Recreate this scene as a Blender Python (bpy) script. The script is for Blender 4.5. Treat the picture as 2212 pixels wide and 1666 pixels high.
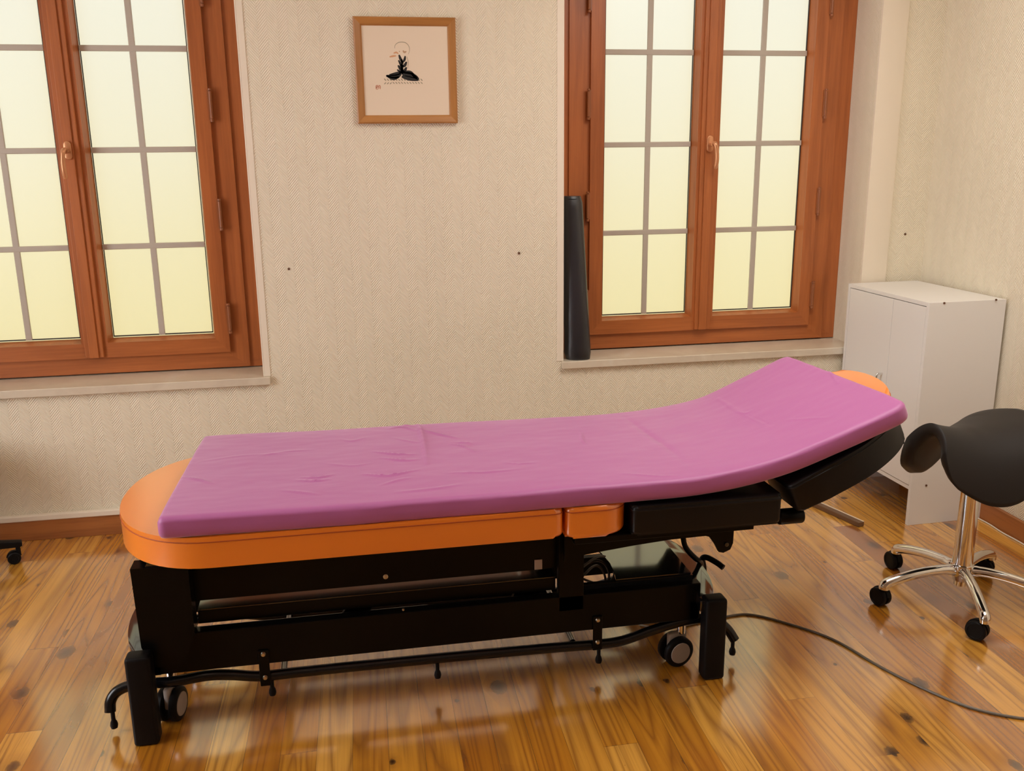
import bpy, bmesh, math, random
from mathutils import Vector, Matrix, noise
R = math.radians
PI = math.pi
random.seed(7)
scene = bpy.context.scene
for o in list(bpy.data.objects):
    bpy.data.objects.remove(o)
COL = scene.collection

# ------------------------------------------------------------------ camera, world, exposure
F_PX = 2000.0
YAW, PITCH, ROLL = R(10.3), R(14.18), R(-0.66)
cam_data = bpy.data.cameras.new('camera')
cam_data.sensor_fit = 'HORIZONTAL'
cam_data.sensor_width = 36.0
cam_data.lens = F_PX / 2212.0 * 36.0
cam_data.clip_start = 0.05
cam = bpy.data.objects.new('camera', cam_data)
COL.objects.link(cam)
fwd = Vector((math.sin(YAW) * math.cos(PITCH), math.cos(YAW) * math.cos(PITCH), -math.sin(PITCH)))
rgt = Vector((math.cos(YAW), -math.sin(YAW), 0))
upv = rgt.cross(fwd)
r2 = rgt * math.cos(ROLL) + upv * math.sin(ROLL)
u2 = -rgt * math.sin(ROLL) + upv * math.cos(ROLL)
CAM = Vector((0, -4.0312, 1.6))
mw = Matrix((r2, u2, -fwd)).transposed().to_4x4()
mw.translation = CAM
cam.matrix_world = mw
scene.camera = cam

world = bpy.data.worlds.new('daylight_sky')
scene.world = world
world.use_nodes = True
wn = world.node_tree.nodes
wn['Background'].inputs['Color'].default_value = (0.47, 0.52, 0.86, 1)
wn['Background'].inputs['Strength'].default_value = 0.88

# added fill light below the ceiling, stands for no known lamp
for lx, ly, pw in ((1.6, -1.75, 37.0), ):
    ld = bpy.data.lights.new('fill_light', 'AREA')
    ld.shape = 'DISK'
    ld.size = 1.5
    ld.energy = pw
    ld.color = (1.0, 0.96, 0.90)
    lo = bpy.data.objects.new('fill_light', ld)
    lo.location = (lx, ly, 2.80)
    COL.objects.link(lo)

vs = scene.view_settings
vs.view_transform = 'Standard'
vs.look = 'None'
vs.gamma = 1.0
vs.use_curve_mapping = False
vs.exposure = 0.10
PANE_EMIT = 0.31


def pix(x, y):
    """direction in the room of a point of the 2212x1666 frame"""
    return (r2 * ((x - 1106) / F_PX) - u2 * ((y - 833) / F_PX) + fwd)


def on_z(x, y, z=0.0):
    d = pix(x, y)
    return CAM + d * ((z - CAM.z) / d.z)


def on_y(x, y, Y=0.0):
    d = pix(x, y)
    return CAM + d * ((Y - CAM.y) / d.y)


# ------------------------------------------------------------------ node helpers
class NT:
    def __init__(self, name):
        self.mat = bpy.data.materials.new(name)
        self.mat.use_nodes = True
        self.t = self.mat.node_tree
        self.n = self.t.nodes
        self.bsdf = self.n['Principled BSDF']

    def new(self, kind, **kw):
        nd = self.n.new(kind)
        for k, v in kw.items():
            setattr(nd, k, v)
        return nd

    def link(self, a, b):
        self.t.links.new(a, b)

    def val(self, sock, v):
        if hasattr(v, 'is_output'):
            self.link(v, sock)
        else:
            sock.default_value = v

    def math(self, op, a, b=None, c=None, clamp=False):
        nd = self.new('ShaderNodeMath', operation=op, use_clamp=clamp)
        self.val(nd.inputs[0], a)
        if b is not None:
            self.val(nd.inputs[1], b)
        if c is not None:
            self.val(nd.inputs[2], c)
        return nd.outputs[0]

    def comb(self, x, y, z):
        nd = self.new('ShaderNodeCombineXYZ')
        for i, v in enumerate((x, y, z)):
            self.val(nd.inputs[i], v)
        return nd.outputs[0]

    def noise(self, vec, scale=1.0, detail=2.0, rough=0.5, dist=0.0):
        nd = self.new('ShaderNodeTexNoise')
        self.link(vec, nd.inputs['Vector'])
        nd.inputs['Scale'].default_value = scale
        nd.inputs['Detail'].default_value = detail
        nd.inputs['Roughness'].default_value = rough
        nd.inputs['Distortion'].default_value = dist
        return nd.outputs['Fac']

    def mix(self, fac, a, b, mode='MIX'):
        nd = self.new('ShaderNodeMix', data_type='RGBA', blend_type=mode)
        self.val(nd.inputs[0], fac)
        for s, v in ((nd.inputs[6], a), (nd.inputs[7], b)):
            if hasattr(v, 'is_output'):
                self.link(v, s)
            else:
                s.default_value = (*v, 1) if len(v) == 3 else v
        return nd.outputs[2]

    def ramp(self, fac, stops):
        nd = self.new('ShaderNodeValToRGB')
        self.link(fac, nd.inputs[0])
        cr = nd.color_ramp
        while len(cr.elements) < len(stops):
            cr.elements.new(0.5)
        for e, (p, c) in zip(cr.elements, stops):
            e.position = p
            e.color = (*c, 1) if len(c) == 3 else c
        return nd.outputs[0]

    def bump(self, h, strength=0.5, dist=0.001, normal=None):
        nd = self.new('ShaderNodeBump')
        nd.inputs['Strength'].default_value = strength
        nd.inputs['Distance'].default_value = dist
        self.link(h, nd.inputs['Height'])
        if normal is not None:
            self.link(normal, nd.inputs['Normal'])
        return nd.outputs[0]

    def obj(self):
        return self.new('ShaderNodeTexCoord').outputs['Object']

    def wpos(self):
        return self.new('ShaderNodeNewGeometry').outputs['Position']

    def sep(self, v):
        nd = self.new('ShaderNodeSeparateXYZ')
        self.link(v, nd.inputs[0])
        return nd.outputs

    def set(self, **kw):
        names = dict(color='Base Color', rough='Roughness', metal='Metallic', normal='Normal', spec='Specular IOR Level',
                     coat='Coat Weight', coat_rough='Coat Roughness', sheen='Sheen Weight', sheen_rough='Sheen Roughness',
                     sheen_tint='Sheen Tint')
        for k, v in kw.items():
            s = self.bsdf.inputs[names[k]]
            if hasattr(v, 'is_output'):
                self.link(v, s)
            elif isinstance(v, tuple):
                s.default_value = (*v, 1) if len(v) == 3 else v
            else:
                s.default_value = v
        return self.mat


def simple(name, color, rough=0.5, metal=0.0, bump=None, **kw):
    m = NT(name)
    m.set(color=color, rough=rough, metal=metal, **kw)
    if bump:
        sc, st, ds = bump
        m.set(normal=m.bump(m.noise(m.obj(), sc, 3), st, ds))
    return m.mat


# ---- wallpaper with embossed chevrons
def wallpaper(name, color, strength=0.6):
    m = NT(name)
    p = m.wpos()
    x, y, z = m.sep(p)[:]
    u = m.math('ADD', x, y)
    tri = m.math('PINGPONG', u, 0.040)
    ph = m.math('ADD', z, m.math('MULTIPLY', tri, 1.15))
    ribs = m.math('SINE', m.math('MULTIPLY', ph, 2 * PI / 0.0115))
    fade = m.noise(p, 3.2, 1)
    fadec = m.math('ADD', 0.40, m.math('MULTIPLY', fade, 0.5))
    grain = m.noise(p, 260, 3)
    h = m.math('ADD', m.math('MULTIPLY', m.math('MULTIPLY', ribs, fadec), 0.62), m.math('MULTIPLY', grain, 0.22))
    stain = m.noise(p, 1.7, 4)
    col = m.mix(m.math('MULTIPLY', stain, 0.12), color, tuple(c * 0.86 for c in color))
    return m.set(color=col, rough=0.72, normal=m.bump(h, strength, 0.0034), spec=0.3)


M_WALL = wallpaper('wallpaper_cream_chevron', (0.84, 0.75, 0.585))
M_PAINT = simple('cream_paint', (0.84, 0.74, 0.60), 0.5, bump=(60, 0.1, 0.001))
M_CEIL = simple('ceiling_white', (0.86, 0.80, 0.70), 0.8)
M_SILLSTONE = None
M_DARKWALL = simple('front_wall_darkened', (0.30, 0.20, 0.13), 0.6)  # unseen wall darkened to cut bounce light on the near faces


def sill_mat():
    m = NT('sill_pale_stone')
    p = m.obj()
    n1 = m.noise(p, 5, 5, 0.6, 0.6)
    col = m.ramp(n1, [(0.3, (0.60, 0.50, 0.38)), (0.6, (0.70, 0.61, 0.48)), (0.8, (0.76, 0.70, 0.60))])
    return m.set(color=col, rough=0.32, normal=m.bump(m.noise(p, 40, 3), 0.15, 0.001))


M_SILLSTONE = sill_mat()


def wood(name, dark, light, axis=2, scale=1.0, rough=0.38, contrast=1.0):
    m = NT(name)
    p = m.obj()
    x, y, z = m.sep(p)[:]
    k = [22.0 * scale] * 3
    k[axis] = 1.6 * scale
    v = m.comb(m.math('MULTIPLY', x, k[0]), m.math('MULTIPLY', y, k[1]), m.math('MULTIPLY', z, k[2]))
    n1 = m.noise(v, 1.0, 4, 0.6, 0.3)
    kk = [160.0 * scale] * 3
    kk[axis] = 5 * scale
    v2 = m.comb(m.math('MULTIPLY', x, kk[0]), m.math('MULTIPLY', y, kk[1]), m.math('MULTIPLY', z, kk[2]))
    n2 = m.noise(v2, 1.0, 3, 0.6)
    f = m.math('ADD', m.math('MULTIPLY', n1, 0.7 * contrast), m.math('MULTIPLY', n2, 0.3))
    col = m.ramp(f, [(0.25, dark), (0.62, light)])
    return m.set(color=col, rough=rough, normal=m.bump(n2, 0.12, 0.0006))


M_WINV = wood('window_oak_stain_vertical', (0.28, 0.075, 0.018), (0.47, 0.140, 0.036), 2)
M_WINH = wood('window_oak_stain_horizontal', (0.28, 0.075, 0.018), (0.47, 0.140, 0.036), 0)
M_FRAMEV = wood('picture_oak_vertical', (0.30, 0.125, 0.03), (0.48, 0.21, 0.055), 2, 1.4)
M_FRAMEH = wood('picture_oak_horizontal', (0.30, 0.125, 0.03), (0.48, 0.21, 0.055), 0, 1.4)
M_BASEX = wood('skirting_pine_long', (0.14, 0.035, 0.008), (0.40, 0.14, 0.035), 0, 0.8, 0.35, 1.2)
M_BASEY = wood('skirting_pine_side', (0.14, 0.035, 0.008), (0.40, 0.14, 0.035), 1, 0.8, 0.35, 1.2)


def floor_mat():
    m = NT('floor_pine_boards')
    p = m.wpos()
    x, y, z = m.sep(p)[:]
    a = R(-1.2)
    xr = m.math('ADD', m.math('MULTIPLY', x, math.cos(a)), m.math('MULTIPLY', y, math.sin(a)))
    xr = m.math('ADD', xr, 20.0)
    W = 0.098
    q = m.math('DIVIDE', xr, W)
    idx = m.math('FLOOR', q)
    fr = m.math('FRACT', q)
    wn1 = m.new('ShaderNodeTexWhiteNoise', noise_dimensions='1D')
    m.link(idx, wn1.inputs['W'])
    rnd = wn1.outputs['Value']
    # boards end somewhere along their length
    yy = m.math('ADD', y, m.math('MULTIPLY', rnd, 7.3))
    seg = m.math('FLOOR', m.math('DIVIDE', yy, 2.3))
    segf = m.math('FRACT', m.math('DIVIDE', yy, 2.3))
    wn2 = m.new('ShaderNodeTexWhiteNoise', noise_dimensions='2D')
    m.link(m.comb(idx, seg, 0), wn2.inputs['Vector'])
    rb = wn2.outputs['Value']
    off = m.math('MULTIPLY', rb, 37.0)
    # cathedral grain = contour lines of a stretched noise
    gv = m.comb(m.math('ADD', m.math('MULTIPLY', xr, 8.0), off), m.math('MULTIPLY', y, 0.55), off)
    g0 = m.noise(gv, 1.0, 1.5, 0.45, 0.25)
    rings = m.math('PINGPONG', m.math('MULTIPLY', g0, 26.0), 1.0)
    rings = m.math('POWER', rings, 2.2)
    fv = m.comb(m.math('ADD', m.math('MULTIPLY', xr, 170.0), off), m.math('MULTIPLY', y, 3.0), off)
    fine = m.noise(fv, 1.0, 3, 0.6)
    bv = m.comb(m.math('ADD', m.math('MULTIPLY', xr, 6.0), off), m.math('MULTIPLY', y, 0.9), off)
    broad = m.noise(bv, 1.0, 3, 0.55)
    # knots
    vo = m.new('ShaderNodeTexVoronoi', voronoi_dimensions='2D')
    vo.inputs['Scale'].default_value = 1.0
    m.link(m.comb(m.math('ADD', m.math('MULTIPLY', xr, 5.2), off), m.math('MULTIPLY', y, 3.4), 0.0), vo.inputs['Vector'])
    wn3 = m.new('ShaderNodeTexWhiteNoise', noise_dimensions='3D')
    m.link(vo.outputs['Position'], wn3.inputs['Vector'])
    kr = m.math('MULTIPLY', m.math('SUBTRACT', wn3.outputs['Value'], 0.42, clamp=True), 0.25)
    wob = m.math('MULTIPLY', m.math('SUBTRACT', m.noise(p, 60, 2), 0.5), 0.06)
    dk = m.math('ADD', vo.outputs['Distance'], wob)
    knot = m.math('SUBTRACT', 1.0, m.math('DIVIDE', dk, m.math('ADD', kr, 0.0001)), clamp=True)
    knot = m.math('MULTIPLY', m.math('POWER', knot, 0.4), m.math('GREATER_THAN', kr, 0.004))
    halo = m.math('SUBTRACT', 1.0, m.math('DIVIDE', dk, m.math('ADD', m.math('MULTIPLY', kr, 3.0), 0.0001)), clamp=True)
    # dark resin streaks
    sv = m.comb(m.math('ADD', m.math('MULTIPLY', xr, 26.0), off), m.math('MULTIPLY', y, 0.8), off)
    st = m.noise(sv, 1.0, 4, 0.65, 0.5)
    streak = m.math('MULTIPLY', m.math('SUBTRACT', st, 0.59, clamp=True), 6.0, clamp=True)
    tone = m.math('ADD', m.math('MULTIPLY', rb, 0.70), m.math('MULTIPLY', broad, 0.56))
    base = m.ramp(tone, [(0.10, (0.24, 0.068, 0.006)), (0.36, (0.52, 0.190, 0.012)), (0.66, (0.66, 0.285, 0.026)), (0.95, (0.80, 0.40, 0.065))])
    c1 = m.mix(m.math('MULTIPLY', rings, 0.60), base, (0.20, 0.058, 0.010))
    c2 = m.mix(m.math('MULTIPLY', m.math('SUBTRACT', fine, 0.45, clamp=True), 1.1), c1, (0.24, 0.075, 0.014))
    c3 = m.mix(m.math('MULTIPLY', streak, 0.8), c2, (0.10, 0.028, 0.008))
    c4 = m.mix(m.math('MULTIPLY', halo, 0.5), c3, (0.17, 0.045, 0.009))
    c5 = m.mix(knot, c4, (0.030, 0.011, 0.006))
    e1 = m.math('LESS_THAN', m.math('MINIMUM', fr, m.math('SUBTRACT', 1.0, fr)), 0.007)
    e2 = m.math('LESS_THAN', segf, 0.0007)
    gap = m.math('MAXIMUM', e1, e2)
    c6 = m.mix(m.math('MULTIPLY', gap, 0.5), c5, (0.05, 0.017, 0.006))
    hgt = m.math('SUBTRACT', m.math('SUBTRACT', m.math('ADD', m.math('MULTIPLY', fine, 0.40), m.math('MULTIPLY', m.noise(m.comb(m.math('MULTIPLY', xr, 30), m.math('MULTIPLY', y, 10), 0), 1.0, 2), 0.55)),
                 m.math('MULTIPLY', rings, 0.22)), m.math('MULTIPLY', gap, 0.9))
    nb = m.bump(hgt, 0.38, 0.0013)
    wear = m.noise(p, 2.3, 4, 0.6)
    rg = m.math('ADD', 0.16, m.math('MULTIPLY', wear, 0.16))
    m.bsdf.inputs['Coat IOR'].default_value = 2.3
    return m.set(color=c6, rough=rg, normal=nb, coat=1.0, coat_rough=0.14, spec=0.9)


M_FLOOR = floor_mat()


def pane_mat(name='frosted_glass_lit', color=(1.0, 0.97, 0.47), k=1.0):
    m = NT(name)
    out = m.n['Material Output']
    em = m.new('ShaderNodeEmission')
    em.inputs['Color'].default_value = (*color, 1)
    em.inputs['Strength'].default_value = PANE_EMIT * k
    tr = m.new('ShaderNodeBsdfTranslucent')
    tr.inputs['Color'].default_value = (0.9, 0.9, 0.9, 1)
    gl = m.new('ShaderNodeBsdfGlossy')
    gl.inputs['Roughness'].default_value = 0.35
    gl.inputs['Color'].default_value = (0.6, 0.6, 0.6, 1)
    ad = m.new('ShaderNodeAddShader')
    m.link(em.outputs[0], ad.inputs[0])
    m.link(tr.outputs[0], ad.inputs[1])
    mx = m.new('ShaderNodeMixShader')
    mx.inputs[0].default_value = 0.06
    m.link(ad.outputs[0], mx.inputs[1])
    m.link(gl.outputs[0], mx.inputs[2])
    m.link(mx.outputs[0], out.inputs['Surface'])
    return m.mat


M_PANE = pane_mat()
M_FILLPANE = pane_mat('fill_window_glow', (0.96, 0.98, 1.0), 15.5)  # strong glow for the added off-frame window, fills the room
M_MUNTIN = simple('muntin_hazed', (0.50, 0.44, 0.37), 0.5)  # brown bars: backlight bleed and haze put into a greyer colour
M_GASKET = simple('gasket_dark', (0.03, 0.03, 0.035), 0.4)
M_HANDLE = simple('handle_copper_brown', (0.62, 0.28, 0.13), 0.25, 0.4)
M_HINGE = simple('hinge_brown', (0.30, 0.10, 0.035), 0.35)
M_BLACK = simple('black_lacquered_steel', (0.003, 0.003, 0.003), 0.28, spec=0.14)
M_BLACKG = simple('black_gloss_steel', (0.010, 0.011, 0.014), 0.10, coat=1.0, coat_rough=0.08)
M_BARBLK = simple('black_bar_paint', (0.004, 0.004, 0.005), 0.22, spec=0.4)
M_RUBBER = simple('black_rubber', (0.005, 0.004, 0.004), 0.5, spec=0.15, bump=(300, 0.15, 0.0004))
M_BLEATHER = simple('black_vinyl', (0.006, 0.005, 0.005), 0.38, spec=0.25, bump=(240, 0.2, 0.0005))
M_BOLSTER = simple('bolster_black_vinyl', (0.016, 0.016, 0.019), 0.36, bump=(90, 0.25, 0.0008), spec=0.7)
M_SEATFAB = simple('stool_black_microfibre', (0.014, 0.011, 0.010), 0.55, bump=(500, 0.25, 0.0004), sheen=0.06, sheen_rough=0.5, spec=0.3)
M_ORANGE = simple('orange_vinyl', (0.90, 0.225, 0.004), 0.30, bump=(320, 0.18, 0.0005), coat=1.0, coat_rough=0.28, spec=0.8)
M_ORANGE.node_tree.nodes['Principled BSDF'].inputs['Coat IOR'].default_value = 1.8
M_SEAM = simple('orange_seam_thread', (0.42, 0.075, 0.008), 0.6)  # darker orange seam thread
M_CHROME = simple('chrome', (0.78, 0.77, 0.75), 0.10, 1.0)
M_BRASHED = simple('zinc_screw', (0.55, 0.50, 0.38), 0.3, 1.0)
M_GREYPL = simple('grey_plastic', (0.42, 0.37, 0.33), 0.5)
M_WHITE = simple('white_melamine', (0.80, 0.775, 0.745), 0.36, bump=(180, 0.08, 0.0004))
M_EDGE = simple('white_edge_band', (0.86, 0.80, 0.70), 0.4)
M_CABLE = simple('grey_cable', (0.15, 0.125, 0.095), 0.35)
M_WCABLE = simple('white_cable', (0.75, 0.68, 0.56), 0.45)
M_BAR = simple('brown_bar', (0.17, 0.09, 0.045), 0.35, 0.3)
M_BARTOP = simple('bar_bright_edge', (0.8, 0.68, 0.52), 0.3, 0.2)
M_DARKHOLE = simple('dark_hole', (0.02, 0.012, 0.008), 0.9)
M_PAPER = simple('picture_paper', (0.80, 0.66, 0.50), 0.7)
M_INK = simple('black_ink', (0.012, 0.011, 0.009), 0.7)
M_INKTAN = simple('tan_ink', (0.52, 0.33, 0.19), 0.8)
M_INKGREY = simple('grey_green_ink', (0.36, 0.30, 0.20), 0.8)
M_INKORANGE = simple('orange_ink', (0.66, 0.34, 0.17), 0.8)
M_INKRED = simple('red_seal_ink', (0.55, 0.22, 0.13), 0.8)
M_YELLOW = simple('bounce_yellow', (0.98, 0.72, 0.24), 0.9)  # colour of the added blocks that tint the panes
M_NAIL = simple('nail_brown', (0.12, 0.05, 0.02), 0.5)


def fabric():
    m = NT('purple_jersey')
    p = m.obj()
    n = m.noise(p, 900, 2)
    n2 = m.noise(m.comb(*[m.math('MULTIPLY', s, k) for s, k in zip(m.sep(p)[:], (5.0, 16.0, 10.0))]), 1.0, 4, 0.55, 0.4)
    col = m.mix(m.math('MULTIPLY', n, 0.4), (0.46, 0.125, 0.345), (0.40, 0.105, 0.30))
    b = m.bump(n, 0.12, 0.0004)
    b = m.bump(n2, 0.22, 0.004, b)
    return m.set(color=col, rough=0.50, normal=b, sheen=0.65, sheen_rough=0.35, sheen_tint=(1.0, 0.85, 0.97), spec=0.6)


M_PURPLE = fabric()


# ------------------------------------------------------------------ mesh helpers
def mk(name, bm, mat, parent=None, smooth=None):
    bmesh.ops.recalc_face_normals(bm, faces=bm.faces)
    me = bpy.data.meshes.new(name)
    bm.to_mesh(me)
    bm.free()
    if isinstance(mat, (list, tuple)):
        for mm in mat:
            me.materials.append(mm)
    else:
        me.materials.append(mat)
    if smooth is not None:
        for pl in me.polygons:
            pl.use_smooth = True
        if smooth < 180:
            me.set_sharp_from_angle(angle=R(smooth))
    o = bpy.data.objects.new(name, me)
    COL.objects.link(o)
    if parent is not None:
        o.parent = parent
        o.matrix_parent_inverse = parent.matrix_basis.inverted()
    return o


def tag(o, label=None, cat=None, group=None, kind=None):
    if label:
        o['label'] = label
    if cat:
        o['category'] = cat
    if group:
        o['group'] = group
    if kind:
        o['kind'] = kind
    return o


def empty(name, loc, label=None, cat=None, group=None, kind=None, parent=None):
    o = bpy.data.objects.new(name, None)
    COL.objects.link(o)
    o.location = loc
    if parent is not None:
        o.parent = parent
        o.matrix_parent_inverse = parent.matrix_basis.inverted()
    return tag(o, label, cat, group, kind)


def box(x0, x1, y0, y1, z0, z1, bev=0.0, seg=2, bm=None, mat_index=0):
    b = bmesh.new()
    r = bmesh.ops.create_cube(b, size=1.0)
    for v in b.verts:
        v.co = Vector(((x0 + x1) / 2 + v.co.x * (x1 - x0), (y0 + y1) / 2 + v.co.y * (y1 - y0), (z0 + z1) / 2 + v.co.z * (z1 - z0)))
    if bev > 0:
        bmesh.ops.bevel(b, geom=list(b.edges), offset=bev, segments=seg, profile=0.5, affect='EDGES')
    for f in b.faces:
        f.material_index = mat_index
    return join(bm, b)


def join(bm, b):
    if bm is None:
        return b
    tmp = bpy.data.meshes.new('tmp')
    b.to_mesh(tmp)
    b.free()
    bm.from_mesh(tmp)
    bpy.data.meshes.remove(tmp)
    return bm


def xform(bm, mat):
    bmesh.ops.transform(bm, matrix=mat, verts=bm.verts)
    return bm


def prism(pts, axis, a0, a1, bev=0.0, seg=3, bm=None):
    """pts: outline in the two other axes; extruded along axis from a0 to a1; bev rounds the two rims"""
    b = bmesh.new()

    def P(p, a):
        if axis == 'z':
            return (p[0], p[1], a)
        if axis == 'y':
            return (p[0], a, p[1])
        return (a, p[0], p[1])
    lo = [b.verts.new(P(p, a0)) for p in pts]
    hi = [b.verts.new(P(p, a1)) for p in pts]
    f0 = b.faces.new(lo)
    f1 = b.faces.new(hi)
    n = len(pts)
    for i in range(n):
        b.faces.new((lo[i], lo[(i + 1) % n], hi[(i + 1) % n], hi[i]))
    if bev > 0:
        ed = list(set(f0.edges) | set(f1.edges))
        bmesh.ops.bevel(b, geom=ed, offset=bev, segments=seg, profile=0.5, affect='EDGES')
    return join(bm, b)


def smooth_path(pts, n=8, closed=False):
    pts = [Vector(p) for p in pts]
    out = []
    N = len(pts)
    rng = range(N if closed else N - 1)
    for i in rng:
        if closed:
            p0, p1, p2, p3 = pts[(i - 1) % N], pts[i], pts[(i + 1) % N], pts[(i + 2) % N]
        else:
            p1, p2 = pts[i], pts[i + 1]
            p0 = pts[i - 1] if i > 0 else p1 * 2 - p2
            p3 = pts[i + 2] if i + 2 < N else p2 * 2 - p1
        for k in range(n):
            t = k / n
            out.append(0.5 * ((2 * p1) + (p2 - p0) * t + (2 * p0 - 5 * p1 + 4 * p2 - p3) * t * t + (3 * p1 - p0 - 3 * p2 + p3) * t ** 3))
    if not closed:
        out.append(pts[-1])
    return out


def tube(pts, r, seg=12, closed=False, bm=None, flat=1.0):
    b = bmesh.new()
    pts = [Vector(p) for p in pts]
    N = len(pts)
    rs = r if isinstance(r, (list, tuple)) else [r] * N
    rings = []
    side = None
    for i, p in enumerate(pts):
        if closed:
            d = pts[(i + 1) % N] - pts[(i - 1) % N]
        else:
            d = pts[min(i + 1, N - 1)] - pts[max(i - 1, 0)]
        d.normalize()
        if side is None:
            ref = Vector((0, 0, 1)) if abs(d.z) < 0.9 else Vector((0, 1, 0))
            side = d.cross(ref).normalized()
        else:
            side = (side - d * side.dot(d)).normalized()
        up = side.cross(d).normalized()
        rings.append([b.verts.new(p + (side * math.cos(2 * PI * k / seg) + up * math.sin(2 * PI * k / seg) * flat) * rs[i]) for k in range(seg)])
    M = N if closed else N - 1
    for i in range(M):
        a, c = rings[i], rings[(i + 1) % N]
        for k in range(seg):
            b.faces.new((a[k], a[(k + 1) % seg], c[(k + 1) % seg], c[k]))
    if not closed:
        b.faces.new(rings[0][::-1])
        b.faces.new(rings[-1])
    return join(bm, b)


def lathe(prof, loc=(0, 0, 0), axis='z', seg=24, bm=None):
    """prof: list of (radius, height) points"""
    b = bmesh.new()
    rings = []
    for r, h in prof:
        ring = []
        if r < 1e-6:
            ring = [b.verts.new((0, 0, h))]
        else:
            ring = [b.verts.new((r * math.cos(2 * PI * k / seg), r * math.sin(2 * PI * k / seg), h)) for k in range(seg)]
        rings.append(ring)
    for a, c in zip(rings, rings[1:]):
        for k in range(seg):
            k2 = (k + 1) % seg
            if len(a) == 1 and len(c) == 1:
                continue
            if len(a) == 1:
                b.faces.new((a[0], c[k2], c[k]))
            elif len(c) == 1:
                b.faces.new((a[k], a[k2], c[0]))
            else:
                b.faces.new((a[k], a[k2], c[k2], c[k]))
    if len(rings[0]) > 1:
        b.faces.new(rings[0][::-1])
    if len(rings[-1]) > 1:
        b.faces.new(rings[-1])
    if axis == 'y':
        b.transform(Matrix.Rotation(R(-90), 4, 'X'))
    elif axis == 'x':
        b.transform(Matrix.Rotation(R(90), 4, 'Y'))
    elif isinstance(axis, Vector):
        b.transform(axis.to_track_quat('Z', 'Y').to_matrix().to_4x4())
    b.transform(Matrix.Translation(loc))
    return join(bm, b)


def cyl(r, h0, h1, loc=(0, 0, 0), axis='z', seg=24, bev=0.0, bm=None):
    if bev > 0:
        return lathe([(r - bev, h0), (r - bev * 0.3, h0 + bev * 0.3), (r, h0 + bev), (r, h1 - bev), (r - bev * 0.3, h1 - bev * 0.3), (r - bev, h1)], loc, axis, seg, bm)
    return lathe([(r, h0), (r, h1)], loc, axis, seg, bm)


def round_rect(x0, x1, y0, y1, r, seg=8):
    """r: one radius or four, in the order (x1,y1) (x0,y1) (x0,y0) (x1,y0)"""
    rr = r if isinstance(r, (list, tuple)) else [r] * 4
    pts = []
    for (cx, cy, a0), q in zip(((x1, y1, 0), (x0, y1, 90), (x0, y0, 180), (x1, y0, 270)), rr):
        sx = -1 if cx == x1 else 1
        sy = -1 if cy == y1 else 1
        if q < 1e-5:
            pts.append((cx, cy))
            continue
        for k in range(seg + 1):
            a = R(a0 + 90 * k / seg)
            pts.append((cx + sx * q + q * math.cos(a), cy + sy * q + q * math.sin(a)))
    return pts


# ------------------------------------------------------------------ the room
XL, YB, H = -2.7, -5.3, 2.85
WXR = 2.745


def rx(y):       # the right-hand wall leans in slightly towards the viewer
    return WXR + y * 0.017


b = bmesh.new()
vs4 = [b.verts.new(p) for p in ((XL - .3, YB - .3, 0), (3.1, YB - .3, 0), (3.1, 0.35, 0), (XL - .3, 0.35, 0))]
lo4 = [b.verts.new((v.co.x, v.co.y, -0.12)) for v in vs4]
b.faces.new(vs4)
b.faces.new(lo4[::-1])
for i in range(4):
    b.faces.new((vs4[i], lo4[i], lo4[(i + 1) % 4], vs4[(i + 1) % 4]))
tag(mk('floor', b, M_FLOOR), kind='structure')
tag(mk('ceiling', box(XL - .3, 3.1, YB - .3, 0.35, H, H + 0.12), M_CEIL), kind='structure')

SILL_Z = 0.668
WINS = [(-1.812, -0.358), (0.970, 2.424)]
WTOP = 2.62
YOUT = 0.35
b = None
spans = [(XL - .3, WINS[0][0]), (WINS[0][1], WINS[1][0]), (WINS[1][1], 3.1)]
for s in spans:
    b = box(s[0], s[1], 0, YOUT, 0, H, bm=b)
for w in WINS:
    b = box(w[0], w[1], 0, YOUT, 0, SILL_Z - 0.034, bm=b)
    b = box(w[0], w[1], 0, YOUT, WTOP, H, bm=b)
tag(mk('wall_back', b, M_WALL), kind='structure')
b = prism([(rx(0), 0), (rx(0) + .3, 0), (rx(YB) + .3, YB - .3), (rx(YB), YB - .3)], 'z', 0, H)
tag(mk('wall_right', b, M_WALL), kind='structure')
b = box(XL - .3, XL, -1.2, 0, 0, H)
b = box(XL - .3, XL, YB - .3, -2.8, 0, H, bm=b)
b = box(XL - .3, XL, -2.8, -1.2, 0, SILL_Z, bm=b)
b = box(XL - .3, XL, -2.8, -1.2, 2.45, H, bm=b)
tag(mk('wall_left', b, M_WALL), kind='structure')
w3 = tag(empty('window_3', (XL - .15, -2.0, SILL_Z)), kind='structure')  # unseen window added to light the room from the left
b = box(XL - .20, XL - .13, -2.8, -2.72, SILL_Z, 2.45)
b = box(XL - .20, XL - .13, -1.28, -1.2, SILL_Z, 2.45, bm=b)
b = box(XL - .20, XL - .13, -2.05, -1.95, SILL_Z + .08, 2.37, bm=b)
b = box(XL - .20, XL - .13, -2.72, -1.28, SILL_Z, SILL_Z + .08, bm=b)
b = box(XL - .20, XL - .13, -2.72, -1.28, 2.37, 2.45, bm=b)
mk('window_frame', b, M_WINV, w3)
for ya, yb in ((-2.72, -2.05), (-1.95, -1.28)):
    mk('glass_pane', box(XL - .175, XL - .165, ya, yb, SILL_Z + .08, 2.37), M_FILLPANE, w3)  # glowing fill panes of the added window
tag(mk('wall_front', box(XL, rx(YB), YB - .3, YB, 0, H), M_DARKWALL), kind='structure')

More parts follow.
